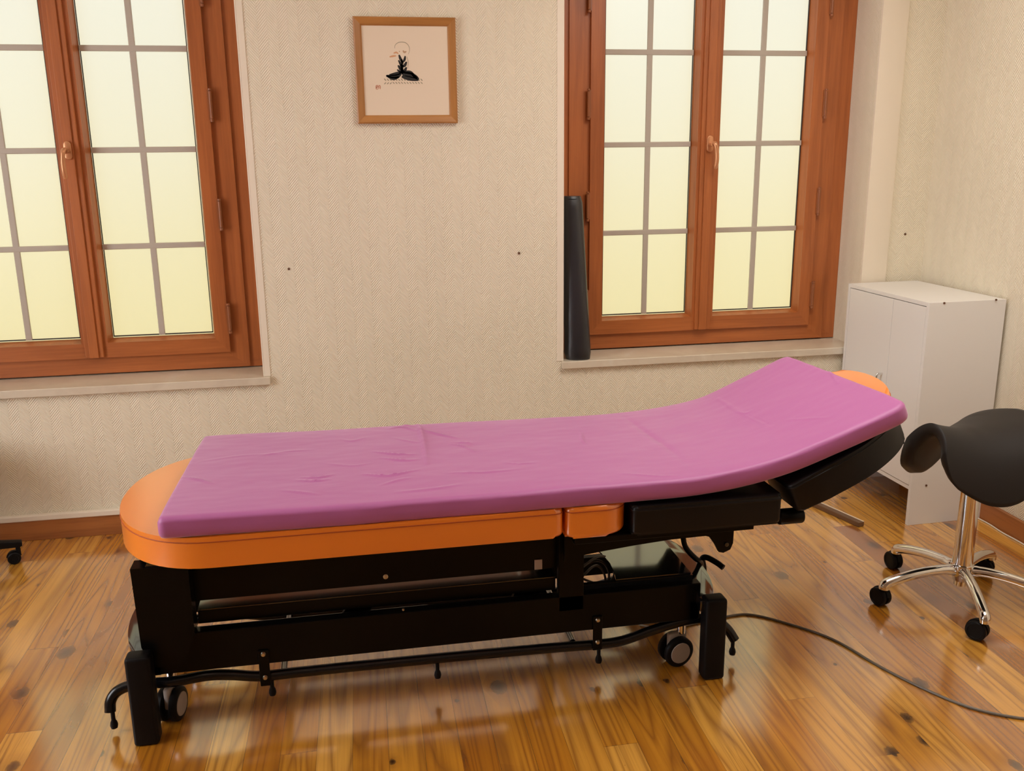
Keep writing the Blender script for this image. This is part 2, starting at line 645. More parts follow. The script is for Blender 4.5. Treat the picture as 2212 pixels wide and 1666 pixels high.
# plain boxed-in strip beside the right-hand window
b = prism([(2.4245, 0.0), (2.4245, -0.012), (2.549, -0.012), (2.556, -0.009), (2.562, 0.0)], 'z', 0.118, H)
tag(mk('trim_3', b, M_PAINT, smooth=40), kind='structure')

# skirting
ZB0 = 0.090
b = box(XL, rx(0), -0.018, 0, 0, ZB0, 0.002, bm=None)
tag(mk('baseboard_back', b, M_BASEX), kind='structure')
b = prism([(rx(-.018) - .018, -.018), (rx(-.018), -.018), (rx(YB), YB), (rx(YB) - .018, YB)], 'z', 0, 0.085)
tag(mk('baseboard_right', b, M_BASEY), kind='structure')
tag(mk('baseboard_left', box(XL, XL + .018, YB, -.018, 0, ZB0, 0.002), M_BASEY), kind='structure')
tag(mk('trim_1', box(XL, 2.40, -0.026, 0, ZB0 + .001, 0.116, 0.004), M_PAINT), kind='structure')
# corner beads around the window openings
n = 4
for w in WINS:
    for side, xx in ((-1, w[0]), (1, w[1])):
        if side == 1 and w is WINS[1]:
            continue
        b = box(min(xx, xx + side * 0.028), max(xx, xx + side * 0.028), -0.0035, 0.0, SILL_Z, WTOP, 0.0015)
        b = box(xx - 0.003, xx + 0.003, -0.0045, 0.004, SILL_Z, WTOP, 0.0015, bm=b)
        tag(mk('trim_%d' % n, b, M_PAINT), kind='structure')
        n += 1


# ---- windows
YF = 0.19       # room-side face of the outer frame
YS = 0.172      # room-side face of the sashes
YG = 0.232      # glass


def mitre_frame(x0, x1, z0, z1, wl, wr, wb, wt, y0, y1, name, parent, bev=0.004):
    """four mitred members: stiles and rails"""
    root = None
    quads = dict(
        stile_left=([(x0, z0), (x0 + wl, z0 + wb), (x0 + wl, z1 - wt), (x0, z1)], M_WINV),
        stile_right=([(x1, z0), (x1, z1), (x1 - wr, z1 - wt), (x1 - wr, z0 + wb)], M_WINV),
        rail_bottom=([(x0, z0), (x1, z0), (x1 - wr, z0 + wb), (x0 + wl, z0 + wb)], M_WINH),
        rail_top=([(x0, z1), (x0 + wl, z1 - wt), (x1 - wr, z1 - wt), (x1, z1)], M_WINH))
    me = bmesh.new()
    for k, (pts, mt) in quads.items():
        q = prism(pts, 'y', y0, y1)
        for f in q.faces:
            f.material_index = 0 if mt is M_WINV else 1
        me = join(me, q)
    bmesh.ops.recalc_face_normals(me, faces=me.faces)
    return mk(name, me, [M_WINV, M_WINH], parent)


def bead(x0, x1, z0, z1, y0, depth, inset, parent, name='glazing_bead'):
    """sloping bead between sash face and glass"""
    b_ = bmesh.new()
    a = [(x0, z0), (x1, z0), (x1, z1), (x0, z1)]
    c = [(x0 + inset, z0 + inset), (x1 - inset, z0 + inset), (x1 - inset, z1 - inset), (x0 + inset, z1 - inset)]
    A = [b_.verts.new((p[0], y0, p[1])) for p in a]
    C_ = [b_.verts.new((p[0], y0 + depth, p[1])) for p in c]
    D = [b_.verts.new((p[0], y0 + depth, p[1])) for p in a]
    for i in range(4):
        j = (i + 1) % 4
        b_.faces.new((A[i], A[j], C_[j], C_[i]))
        b_.faces.new((C_[i], C_[j], D[j], D[i]))
        b_.faces.new((A[i], D[i], D[j], A[j]))
    return mk(name, b_, M_WINV, parent)


def hinge(x, z, parent, side):
    y = YS - 0.006
    b_ = cyl(0.0065, -0.055, 0.055, (x, y, z), 'z', 12)
    b_ = cyl(0.0075, 0.058, 0.066, (x, y, z), 'z', 12, bm=b_)
    b_ = cyl(0.0075, -0.068, -0.057, (x, y, z), 'z', 12, bm=b_)
    b_ = box(x - 0.004 - side * 0.008, x + 0.004 - side * 0.008, y, YF, z - 0.06, z + 0.06, bm=b_)
    return mk('hinge', b_, M_HINGE, parent, 40)


def window(k, x0, x1, cx, tilt):
    root = empty('window_%d' % k, (0.5 * (x0 + x1), 0.2, SILL_Z))
    tag(root, kind='structure')
    z0 = SILL_Z + 0.004
    # outer frame with a stepped lip
    mitre_frame(x0 + 0.001, x1 - 0.001, z0, WTOP - 0.001, 0.075, 0.075, 0.06, 0.07, YF + 0.012, 0.30, 'outer_frame', root)
    mitre_frame(x0 + 0.073, x1 - 0.073, z0 + 0.004, WTOP - 0.06, 0.10, 0.10, 0.07, 0.07, YF, 0.26, 'inner_frame', root)
    sx0, sx1 = cx - 0.566, cx + 0.564
    for s in (-1, 1):
        a0, a1 = (sx0, cx - 0.006) if s < 0 else (cx + 0.006, sx1)
        g0, g1 = (sx0 + 0.078, cx - 0.068) if s < 0 else (cx + 0.068, sx1 - 0.074)
        sz0, sz1 = 0.748, WTOP - 0.075
        gz0, gz1 = 0.829, 2.470
        sash = empty('sash', (a0, YS, sz0), parent=root)
        pf = mitre_frame(a0, a1, sz0, sz1, g0 - a0 - 0.014, a1 - g1 - 0.014, gz0 - sz0 - 0.016, sz1 - gz1 - 0.014, YS, YG + 0.03, 'sash_frame', root)
        COL.objects.unlink(sash)
        bpy.data.objects.remove(sash)
        bead(g0 - 0.015, g1 + 0.015, gz0 - 0.017, gz1 + 0.015, YS + 0.004, YG - YS - 0.006, 0.013, pf)
        mk('glass_pane', box(g0 - 0.012, g1 + 0.012, YG, YG + 0.010, gz0 - 0.012, gz1 + 0.012), M_PANE, pf)
        # dark gasket line along the foot of the glass
        gk = box(g0, g1, YG - 0.006, YG - 0.0005, gz0, gz0 + 0.005)
        gk = box(g0, g0 + 0.0035, YG - 0.006, YG - 0.0005, gz0, gz1, bm=gk)
        gk = box(g1 - 0.0035, g1, YG - 0.006, YG - 0.0005, gz0, gz1, bm=gk)
        mk('gasket', gk, M_GASKET, pf)
        mx = 0.5 * (g0 + g1) + (0.001 if s < 0 else -0.006)
        mb = box(mx - 0.013, mx + 0.013, YG - 0.012, YG - 0.001, gz0, gz1, 0.003)
        for zz in (1.222, 1.625, 2.030):
            mb = box(g0, g1, YG - 0.0125, YG - 0.001, zz - 0.012, zz + 0.012, 0.003, bm=mb)
        mk('glazing_bar', mb, M_MUNTIN, pf)
    # meeting stile cover strip, stepped
    b_ = box(cx - 0.040, cx + 0.036, YS - 0.014, YS + 0.01, 0.752, WTOP - 0.09, 0.003)
    mk('meeting_stile', b_, M_WINV, root)
    b_ = box(cx - 0.022, cx + 0.016, YS - 0.022, YS - 0.0145, 0.752, WTOP - 0.09, 0.002)
    mk('cover_strip', b_, M_WINV, root)
    # turn handle
    hx, hz = cx - 0.004, 1.625
    hp = prism([(hx + 0.015 * math.cos(a), hz + (0.022 if math.sin(a) > 0 else -0.022) + 0.015 * math.sin(a)) for a in [i * PI / 12 for i in range(24)]],
               'y', YS - 0.033, YS - 0.0225, 0.003)
    hp = lathe([(0.012, 0.0), (0.011, 0.02), (0.009, 0.036)], (hx, YS - 0.033 - 0.036, hz - 0.002), 'y', 16, bm=hp)
    hd = mk('handle_rose', hp, M_HANDLE, root, 40)
    g = tilt
    pth = smooth_path([(hx, YS - 0.062, hz + 0.004), (hx + 0.006 * g, YS - 0.075, hz - 0.004), (hx + 0.011 * g, YS - 0.078, hz - 0.04), (hx + 0.012 * g, YS - 0.077, hz - 0.08), (hx + 0.010 * g, YS - 0.070, hz - 0.112)], 6)
    mk('handle', tube(pth, [0.009] * 3 + [0.0095] * (len(pth) - 5) + [0.008, 0.006], 12), M_HANDLE, hd, 60)
    for zz in (0.90, 1.352, 1.803, 2.255):
        hinge(sx0 - 0.012, zz, root, -1)
        hinge(sx1 + 0.008, zz, root, 1)
    # stone sill board
    sb = box(x0 - (0.028 if k == 1 else 0.006), x1 + (0.026 if k == 1 else 0.0), -0.024, 0.0, SILL_Z - 0.034, SILL_Z, 0.003)
    sb = box(x0, x1, -0.004, 0.30, SILL_Z - 0.034, SILL_Z, bm=sb)
    mk('sill', sb, M_SILLSTONE, root)
    return root


window(1, WINS[0][0], WINS[0][1], -1.074, -1.0)
window(2, WINS[1][0], WINS[1][1], 1.704, 1.4)

# outside: unseen yellow blocks, added so bounced light tints the lower frosted panes
tag(mk('added_bounce_blocks', box(-4.5, 5.0, 1.15, 1.5, -0.5, 1.60, bm=box(-4.5, 5.0, 0.60, 1.15, -0.5, 0.5)), M_YELLOW), kind='structure')

# ------------------------------------------------------------------ nails / screw plugs in the wall
for (px_, py_), lab in (((624, 581), 'small brown wall plug beside the left window'), ((1121, 547), 'small brown wall plug between picture and right window'),
                        ((1955, 506), 'small dark hole plug in the corner above the white cabinet')):
    p = on_y(px_, py_, 0.0)
    b = cyl(0.0055, 0, 0.004, (p.x, -0.004, p.z), 'y', 12, 0.0015)
    tag(mk('wall_plug', b, M_NAIL), lab, 'wall plug', 'plugs left in the wallpaper')

# ------------------------------------------------------------------ framed picture
pic = empty('framed_picture', (0.303, 0, 1.718), 'square oak framed ink drawing of a seated meditating figure between the windows', 'picture')
PX0, PX1, PZ0, PZ1 = 0.096, 0.511, 1.719, 2.134
fw = 0.033
b = bmesh.new()
prof = [(0, -0.001), (0, -0.019), (0.005, -0.022), (fw - 0.006, -0.016), (fw, -0.010), (fw, -0.001)]
for (ax, az, bx, bz, mi) in ((PX0, PZ0, PX1, PZ0, 1), (PX1, PZ0, PX1, PZ1, 0), (PX1, PZ1, PX0, PZ1, 1), (PX0, PZ1, PX0, PZ0, 0)):
    a = Vector((ax, 0, az))
    c = Vector((bx, 0, bz))
    d = (c - a).normalized()
    nrm = Vector((-d.z, 0, d.x))
    ra = [b.verts.new(a + nrm * w_ + d * w_ + Vector((0, y_, 0))) for w_, y_ in prof]
    rc = [b.verts.new(c + nrm * w_ - d * w_ + Vector((0, y_, 0))) for w_, y_ in prof]
    for i in range(len(prof)):
        j = (i + 1) % len(prof)
        f = b.faces.new((ra[i], ra[j], rc[j], rc[i]))
        f.material_index = mi
mk('frame', b, [M_FRAMEV, M_FRAMEH], pic)
paper = mk('drawing_sheet', box(PX0 + fw - .002, PX1 - fw + .002, -0.0085, -0.002, PZ0 + fw - .002, PZ1 - fw + .002), M_PAPER, pic)
# drawing: coordinates measured on the enlarged crop (px of a 1606x1666 view of a 270x280 region)


def dq(u, v, lift=0.0):
    p = on_y(740 + u / 5.948, 10 + v / 5.95, -0.0085)
    return (p.x, -0.0088 - lift, p.z)


def stroke(bm_, pts, w, lift=0.0):
    P_ = smooth_path([Vector(dq(u, v, lift)) for u, v in pts], 5)
    n_ = len(P_)
    L, Rr = [], []
    for i, p in enumerate(P_):
        d = (P_[min(i + 1, n_ - 1)] - P_[max(i - 1, 0)]).normalized()
        nn = Vector((-d.z, 0, d.x))
        t = i / (n_ - 1)
        ww = w * (0.25 + 0.75 * math.sin(PI * min(1, max(0, 0.10 + 0.84 * t)))) * 0.5 / 5950 * 1.87
        L.append(bm_.verts.new(p + nn * ww))
        Rr.append(bm_.verts.new(p - nn * ww))
    for i in range(n_ - 1):
        bm_.faces.new((L[i], Rr[i], Rr[i + 1], L[i + 1]))


def drawing(name, strokes, mat, lift):
    bm_ = bmesh.new()
    for w, pts in strokes:
        stroke(bm_, pts, w, lift)
    bmesh.ops.recalc_face_normals(bm_, faces=bm_.faces)
    r_ = bmesh.ops.extrude_face_region(bm_, geom=bm_.faces[:])
    for v_ in [g for g in r_['geom'] if isinstance(g, bmesh.types.BMVert)]:
        v_.co.y += 0.0002
    mk(name, bm_, mat, paper)


SC = 1.0
drawing('ink_figure', [(w * SC, p) for w, p in [
    (34, [(725, 645), (745, 700), (780, 760)]), (30, [(718, 715), (750, 770), (785, 800)]), (34, [(712, 780), (745, 830), (790, 870)]),
    (28, [(700, 835), (740, 865), (780, 885)]), (30, [(805, 660), (795, 710), (770, 745)]), (36, [(822, 735), (800, 780), (775, 800)]),
    (36, [(822, 805), (800, 845), (770, 870)]), (30, [(760, 700), (765, 790), (770, 870)]), (34, [(740, 770), (765, 840), (765, 900)]),
    (44, [(770, 865), (690, 890), (600, 905)]), (52, [(750, 890), (690, 925), (560, 915)]), (40, [(725, 930), (650, 950), (565, 915)]),
    (44, [(770, 870), (860, 870), (915, 895)]), (62, [(770, 895), (860, 900), (960, 945)]), (54, [(760, 925), (860, 950), (975, 970)]),
    (46, [(880, 880), (940, 930), (980, 960)])]], M_INK, 0.0004)
ring_pts = [(670 + 0, 562), (672, 530), (695, 500), (735, 483), (790, 484), (830, 505), (855, 545), (860, 590), (845, 638)]
drawing('halo_line', [(9, ring_pts), (8, [(828, 670), (843, 740), (838, 820)])], M_INKGREY, 0.0)
drawing('hand_wash', [(22 * SC, [(655, 625), (690, 615), (718, 632)]), (24 * SC, [(603, 672), (650, 662), (690, 658)])], M_INKORANGE, 0.0)
drawing('face_wash', [(26 * SC, [(775, 590), (795, 612), (820, 600)]), (16 * SC, [(725, 605), (735, 598)])], M_INKTAN, 0.0)
mat_st = []
for i in range(14):
    u0 = 535 + i * 36
    mat_st.append((15 * SC, [(u0, 950 + (i % 3) * 3), (u0 + 24, 980)]))
    mat_st.append((13 * SC, [(u0 + 24, 1000), (u0, 1024)] if i < 3 else [(u0, 995), (u0 + 26, 1018)]))
drawing('mat_strokes', mat_st[:], M_INKGREY, 0.0)
seal = [(8, [(430, 1040), (430, 1088)]), (8, [(430, 1040), (455, 1040)]), (8, [(455, 1042), (453, 1062)]), (8, [(432, 1062), (453, 1062)]),
        (8, [(434, 1086), (456, 1084)]), (8, [(463, 1042), (484, 1040)]), (8, [(484, 1040), (484, 1088)]), (8, [(466, 1042), (464, 1086)]), (7, [(440, 1050), (440, 1076)])]
drawing('red_seal', [(w * 1.4, p) for w, p in seal], M_INKRED, 0.0)

# ------------------------------------------------------------------ black half-round bolster on the right sill
b = bmesh.new()
rings = []
H0, H1 = 0.0, 0.735
steps = 26
for i in range(steps + 1):
    t = i / steps
    zz = SILL_Z + 0.001 + t * H1
    e = 1.0
    if t < 0.02:
        e = 0.90
    if t > 0.985:
        e = 0.86
    cx_ = 1.062 - 0.036 * t
    cy_ = 0.035 + 0.045 * t
    wob = 0.0014 * math.sin(t * 31) + 0.001 * math.sin(t * 57)
    ring = []
    for k in range(32):
        a = 2 * PI * k / 32
        ca, sa = math.cos(a), math.sin(a)
        ax = 0.047 if ca > 0 else 0.044 + 0.026 * (1 - t)
        rr_ = (1 + 0.05 * math.cos(2 * a)) + wob * 10 * max(0, -ca)
        xx = ax * rr_ * (abs(ca) ** 0.85) * (1 if ca > 0 else -1)
        yy = 0.052 * rr_ * (abs(sa) ** 0.9) * (1 if sa > 0 else -1)
        ring.append(b.verts.new((cx_ + xx * e, cy_ + yy * e, zz)))
    rings.append(ring)
for a, c in zip(rings, rings[1:]):
    for k in range(32):
        b.faces.new((a[k], a[(k + 1) % 32], c[(k + 1) % 32], c[k]))
b.faces.new(rings[0][::-1])
b.faces.new(rings[-1])
bol = tag(mk('bolster', b, M_BOLSTER, smooth=60), 'tall black vinyl bolster standing on the right window sill', 'bolster')
pp = smooth_path([(1.026 + 0.041 * math.cos(a), 0.080 + 0.046 * math.sin(a), SILL_Z + 0.724) for a in [2 * PI * i / 20 for i in range(20)]], 2, True)
mk('piping', tube(pp, 0.0022, 6, True), M_BLEATHER, bol, 60)
# ------------------------------------------------------------------ white cabinet in the corner
CX0, CX1, CY0, CY1, CZ = 2.360, 2.722, -0.640, -0.036, 0.979
cab = empty('cabinet', (2.54, -0.33, 0), 'white two-door melamine cabinet in the corner beside the right window', 'cabinet')
rotc = Matrix.Translation((CX0, CY0, 0)) @ Matrix.Rotation(R(1.3), 4, 'Z') @ Matrix.Translation((-CX0, -CY0, 0))


def cabpart(name, bm_, mat, parent, smooth=None):
    return mk(name, xform(bm_, rotc), mat, parent, smooth)


T = 0.017
cabpart('side_panel', box(CX0, CX1, CY0, CY0 + T, 0, CZ, 0.001), M_WHITE, cab)
cabpart('side_panel', box(CX0, CX1, CY1 - T, CY1, 0, CZ, 0.001), M_WHITE, cab)
cabpart('top', box(CX0 + .001, CX1, CY0 + T, CY1 - T, CZ - T, CZ - .0005), M_WHITE, cab)
cabpart('bottom_shelf', box(CX0 + .003, CX1, CY0 + T, CY1 - T, 0.160, 0.160 + T), M_WHITE, cab)
cabpart('back_panel', box(CX1 - .004, CX1, CY0 + T, CY1 - T, 0.160, CZ - T), M_WHITE, cab)
split = -0.395
for y0, y1, hy in ((CY0 + T + .002, split - .001, split - 0.035), (split + .001, CY1 - T - .002, split + 0.035)):
    d = cabpart('door', box(CX0 + .001, CX0 + .017, y0, y1, 0.180, CZ - T - .003, 0.001), M_WHITE, cab)
    if hy > split:
        h_ = tube(smooth_path([(CX0 + .001, hy + .0, 0.556), (CX0 - .020, hy, 0.556), (CX0 - .026, hy, 0.562), (CX0 - .026, hy, 0.61), (CX0 - .020, hy, 0.616), (CX0 + .001, hy, 0.616)], 4), 0.005, 8)
        cabpart('door_handle', h_, M_CHROME, d, 60)
for (u, v) in ((2040, 655), (2152, 648), (2001, 1049)):
    p = on_y(u, v, CY0)
    sc_ = cyl(0.0045, -0.0012, 0.002, (p.x, CY0 - 0.0002, p.z + 0.0), 'y', 12)
    mk('screw_cap', sc_, M_NAIL, cab)

# ------------------------------------------------------------------ metal bar lying on the floor in front of the cabinet
b = xform(box(-0.016, 0.016, 0, 0.40, 0.0, 0.020, 0.002), Matrix.Translation((2.158, -0.612, 0.001)) @ Matrix.Rotation(R(16), 4, 'Z'))
bar = tag(mk('metal_bar', b, M_BAR), 'brown flat metal bar lying on the floor in front of the cabinet', 'bar')
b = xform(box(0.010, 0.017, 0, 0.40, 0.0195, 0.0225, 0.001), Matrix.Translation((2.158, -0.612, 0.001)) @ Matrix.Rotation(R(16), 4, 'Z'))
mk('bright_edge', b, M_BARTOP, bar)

# ------------------------------------------------------------------ treatment table
TBL = empty('treatment_table', (0.28, -1.335, 0), 'long orange and black treatment table on a black steel frame', 'treatment table')
YN, YFAR = -1.700, -0.970
YC = 0.5 * (YN + YFAR)


def cushion(name, pts, z0, z1, mat, parent, bev=0.016, seam=True, xf=None, seam_mat=None, pr_=0.0026):
    bm_ = prism(pts, 'z', z0, z1, bev, 4)
    if xf is not None:
        xform(bm_, xf)
    o = mk(name, bm_, mat, parent, 60)
    if seam:
        ps = [Vector((p[0], p[1], z1 - bev * 1.02)) for p in pts]
        # seam thread sits just on the surface
        cc = sum(ps, Vector()) / len(ps)
        if xf is not None:
            ps = [xf @ q for q in ps]
        mk('piping', tube(ps, pr_, 6, True), seam_mat or mat, o, 60)
    return o


# leg section with a half-elliptic foot end
pts = []
for i in range(33):
    a = R(90 + 180 * i / 32)
    ex = 0.92
    ca, sa = math.cos(a), math.sin(a)
    pts.append((-0.372 - 0.288 * abs(ca) ** ex, YC + 0.365 * (abs(sa) ** 0.95) * (1 if sa > 0 else -1)))
pts = pts + [(0.535, YN)] + [(0.566 - 0.022 + 0.022 * math.cos(R(a)), YN + 0.022 + 0.022 * math.sin(R(a))) for a in (-90, -60, -30, 0)] + \
    [(0.566 - 0.022 + 0.022 * math.cos(R(a)), YFAR - 0.022 + 0.022 * math.sin(R(a))) for a in (0, 30, 60, 90)]
cushion('leg_section', pts, 0.556, 0.642, M_ORANGE, TBL, 0.014, seam_mat=M_SEAM, pr_=0.0018)
pts2 = round_rect(0.573, 0.757, YN, YFAR, [0.07, 0.02, 0.02, 0.07])
cushion('hip_section', pts2, 0.550, 0.642, M_ORANGE, TBL, 0.014, seam_mat=M_SEAM, pr_=0.0018)
cushion('chest_section', round_rect(0.762, 1.214, -1.525, -1.145, 0.02), 0.550, 0.642, M_ORANGE, TBL, 0.014, seam_mat=M_SEAM, pr_=0.0018)
for y0, y1 in ((YN - 0.006, -1.533), (-1.137, YFAR + 0.006)):
    cushion('arm_rest', round_rect(0.764, 1.212, y0, y1, 0.014), 0.545, 0.632, M_BLEATHER, TBL, 0.012)
# raised head part, built flat then tilted about its hinge
TILT = R(24.7)
HX, HZ = 1.272, 0.565
XF = Matrix.Translation((HX, 0, HZ)) @ Matrix.Rotation(-TILT, 4, 'Y')
hw = 0.19
pts = [(0.0, YC + hw), (0.0, YC - hw)]
for i in range(25):
    a = R(-90 + 180 * i / 24)
    pts.append((0.305 + 0.205 * math.cos(a), YC + 0.365 * 0.92 * math.sin(a) if False else YC + hw * math.sin(a) * (1.0 + 0.55 * math.cos(a))))
cushion('head_section', pts, 0.012, 0.104, M_ORANGE, TBL, 0.014, xf=XF, seam_mat=M_SEAM, pr_=0.0018)
for s in (-1, 1):
    e = YC + s * 0.365
    i_ = YC + s * (hw + 0.006)
    pts = [(0.0, i_), (0.0, e - s * 0.014), (0.014, e)]
    pts += [(v.x, v.y) for v in smooth_path([(0.10, e, 0), (0.20, e - s * 0.002, 0), (0.27, e - s * 0.012, 0), (0.33, e - s * 0.032, 0), (0.38, e - s * 0.060, 0), (0.420, e - s * 0.098, 0), (0.428, e - s * 0.115, 0)], 4)]
    pts += [(v.x, v.y) for v in smooth_path([(0.415, YC + s * 0.262, 0), (0.36, YC + s * 0.285, 0), (0.28, YC + s * 0.262, 0), (0.18, YC + s * (hw + 0.022), 0), (0.10, YC + s * (hw + 0.008), 0)], 3)]
    if s > 0:
        pts = pts[::-1]
    cushion('head_arm_rest', pts, 0.0, 0.098, M_BLEATHER, TBL, 0.012, xf=XF)
# black support board under the head part
b = prism([(0.01, YC - 0.30), (0.30, YC - 0.30), (0.40, YC - 0.19), (0.44, YC - 0.08), (0.44, YC + 0.08), (0.40, YC + 0.19), (0.30, YC + 0.30), (0.01, YC + 0.30)], 'z', -0.012, 0.010)
mk('head_board', xform(b, XF), M_BLACK, TBL)
mk('hinge_knob', cyl(0.024, -0.05, 0.03, (1.282, -1.64, 0.537), 'x', 20, 0.006), M_BLACK, TBL, 50)
# chest carrier plate and its curved bracket
b = box(0.60, 1.138, -1.685, -0.985, 0.524, 0.543, 0.002)
mk('chest_plate', b, M_BLACK, TBL)
for yy in (-1.56, -1.12):
    b = prism([(0.600, 0.545), (0.600, 0.42), (0.66, 0.435), (0.72, 0.442), (0.82, 0.452), (0.93, 0.460), (1.04, 0.462), (1.052, 0.458), (1.072, 0.430), (1.085, 0.405), (1.10, 0.401), (1.122, 0.410), (1.13, 0.43), (1.132, 0.524), (1.132, 0.545)], 'y', yy - 0.006, yy + 0.006)
    br = mk('bracket', b, M_BLACK, TBL)
    mk('bolt', cyl(0.007, -0.004, 0.004, (1.107, yy - 0.009, 0.430), 'y', 12, 0.001), M_BLACKG, br)
# upper frame
b = box(-0.60, 0.64, -1.500, -1.470, 0.368, 0.554, 0.003)
mk('front_rail', b, M_BLACK, TBL)
b = box(-0.60, 0.62, -1.200, -1.170, 0.485, 0.554, 0.003)
mk('rear_rail', b, M_BLACK, TBL)
mk('cross_rail', box(0.585, 0.615, -1.470, -1.200, 0.46, 0.554), M_BLACK, TBL)
mk('cross_rail', box(-0.60, -0.57, -1.470, -1.200, 0.485, 0.554), M_BLACK, TBL)
# lifting columns
b = prism([(-0.612, 0.512), (-0.607, 0.275), (-0.585, 0.21), (-0.500, 0.20), (-0.462, 0.30), (-0.462, 0.512)], 'y', -1.565, -1.508)
mk('lifting_column', b, M_BLACK, TBL)
mk('column_cover', prism([(-0.575, 0.512), (-0.47, 0.512), (-0.46, 0.553), (-0.55, 0.553)], 'y', -1.56, -1.505), M_BLACKG, TBL)
b = box(0.590, 0.668, -1.535, -1.508, 0.24, 0.545, 0.002)
mk('lifting_column', b, M_BLACK, TBL)
b = box(0.60, 0.66, -1.19, -1.15, 0.20, 0.545, 0.002)
mk('lifting_column', b, M_BLACK, TBL)
# middle beam with glossy upper face
b = box(-0.46, 0.588, -1.500, -1.40, 0.297, 0.338, 0.002)
mk('beam_top_plate', box(-0.46, 0.588, -1.500, -1.40, 0.3385, 0.341), M_BLACKG, mk('middle_beam', b, M_BLACK, TBL))
# scissor arms under it
for xa, xb in ((-0.10, 0.02), (0.44, 0.52)):
    b = prism([(xa, 0.19), (xb - 0.03, 0.33), (xb + 0.04, 0.33), (xa + 0.09, 0.19)], 'y', -1.45, -1.43)
    mk('scissor_arm', b, M_BLACK, TBL)
mk('spindle', cyl(0.012, -0.60, 0.10, (0.10, -1.44, 0.245), 'x', 14), M_BLACKG, TBL, 50)
# base beams
b = box(-0.60, 1.045, -1.535, -1.500, 0.168, 0.290, 0.003)
mk('base_beam', b, M_BLACK, TBL)
b = box(-0.60, 1.045, -1.170, -1.140, 0.168, 0.235, 0.003)
mk('base_beam', b, M_BLACK, TBL)
mk('base_ledge', box(0.66, 1.03, -1.503, -1.485, 0.288, 0.305), M_BLACKG, TBL)
# end plates, bowed outwards
for s, xe in ((-1, -0.612), (1, 1.055)):
    outer = []
    for i in range(17):
        t = i / 16
        outer.append((xe + s * 0.066 * math.sin(PI * t) ** 0.7, -1.595 + t * 0.52))
    inner = [(xe - s * 0.035 + s * 0.030 * math.sin(PI * (1 - i / 16)), -1.075 - i / 16 * 0.52) for i in range(17)]
    poly = outer + inner
    if s < 0:
        poly = poly[::-1]
    ep = mk('end_plate', prism(poly, 'z', 0.225, 0.262, 0.003, 2), M_BLACKG, TBL, 50)
    # inner wall of the end frame
    b = box(xe - 0.012 - s * 0.03, xe + 0.012 - s * 0.03, -1.535, -1.14, 0.168, 0.228)
    mk('end_wall', b, M_BLACK, ep)
# feet
for xf_ in (-0.610, 1.066):
    for yf in (-1.600, -1.075):
        b = box(xf_ - 0.034, xf_ + 0.034, yf - 0.020, yf + 0.034, 0.0, 0.272, 0.010, 3)
        lg = mk('leg', b, M_RUBBER, TBL, 50)
# casters
wheelpos = ((-0.555, -1.478, 76), (1.000, -1.495, 12), (-0.555, -1.11, 40), (1.000, -1.11, 20))
for (wx, wy, ang) in wheelpos:
    ca = empty('caster', (wx, wy, 0), parent=TBL)
    bpy.context.view_layer.update()
    mk('caster_stem', cyl(0.015, 0.105, 0.235, (wx, wy, 0), 'z', 16), M_CHROME, ca, 50)
    rot = Matrix.Translation((wx, wy, 0)) @ Matrix.Rotation(R(ang), 4, 'Z')
    off = -0.018
    for sy in (-1, 1):
        prof = [(0.018, 0.0), (0.046, 0.0), (0.050, 0.003), (0.050, 0.016), (0.046, 0.020), (0.036, 0.0205)]
        w_ = lathe([(r_, h_ * sy) for r_, h_ in prof], (off, sy * 0.010, 0.0505), 'y', 28)
        mk('wheel', xform(w_, rot), M_RUBBER, ca, 45)
        c_ = lathe([(0.0, 0.0215 * sy), (0.010, 0.0235 * sy), (0.034, 0.0225 * sy), (0.0355, 0.018 * sy)], (off, sy * 0.010, 0.0505), 'y', 28)
        mk('wheel_cap', xform(c_, rot), M_GREYPL, ca, 45)
    hsg = box(off - 0.03, 0.018, -0.009, 0.009, 0.045, 0.112, 0.006, 2)
    mk('caster_housing', xform(hsg, rot), M_GREYPL, ca, 50)
# foot control bar running round the base
path = [(-0.715, -1.545, 0.075), (-0.712, -1.535, 0.105), (-0.690, -1.525, 0.128), (-0.640, -1.520, 0.138), (-0.55, -1.520, 0.134), (-0.45, -1.520, 0.142), (-0.38, -1.520, 0.136), (-0.30, -1.520, 0.122), (-0.20, -1.520, 0.122),
        (0.0, -1.520, 0.121), (0.3, -1.520, 0.118), (0.6, -1.520, 0.112), (0.72, -1.520, 0.108), (0.80, -1.520, 0.112), (0.90, -1.520, 0.138), (1.00, -1.520, 0.158), (1.07, -1.520, 0.158), (1.115, -1.52, 0.142), (1.145, -1.525, 0.115), (1.165, -1.54, 0.082)]
fb = mk('foot_bar', tube(smooth_path(path, 6), 0.0155, 14), M_BARBLK, TBL, 60)
path2 = [(p[0], -2.67 - p[1], p[2]) for p in path]
mk('foot_bar', tube(smooth_path(path2, 6), 0.0155, 14), M_BARBLK, TBL, 60)
for xx, yy, zz in ((-0.712, -1.535, 0.068), (-0.270, -1.520, 0.108), (0.217, -1.520, 0.105), (0.722, -1.520, 0.096), (1.163, -1.530, 0.078)):
    tp = lathe([(0.006, 0.0), (0.006, -0.026), (0.009, -0.032), (0.011, -0.042), (0.009, -0.051), (0.0, -0.054)], (xx, yy, zz), 'z', 14)
    mk('rubber_tip', tp, M_RUBBER, fb, 50)
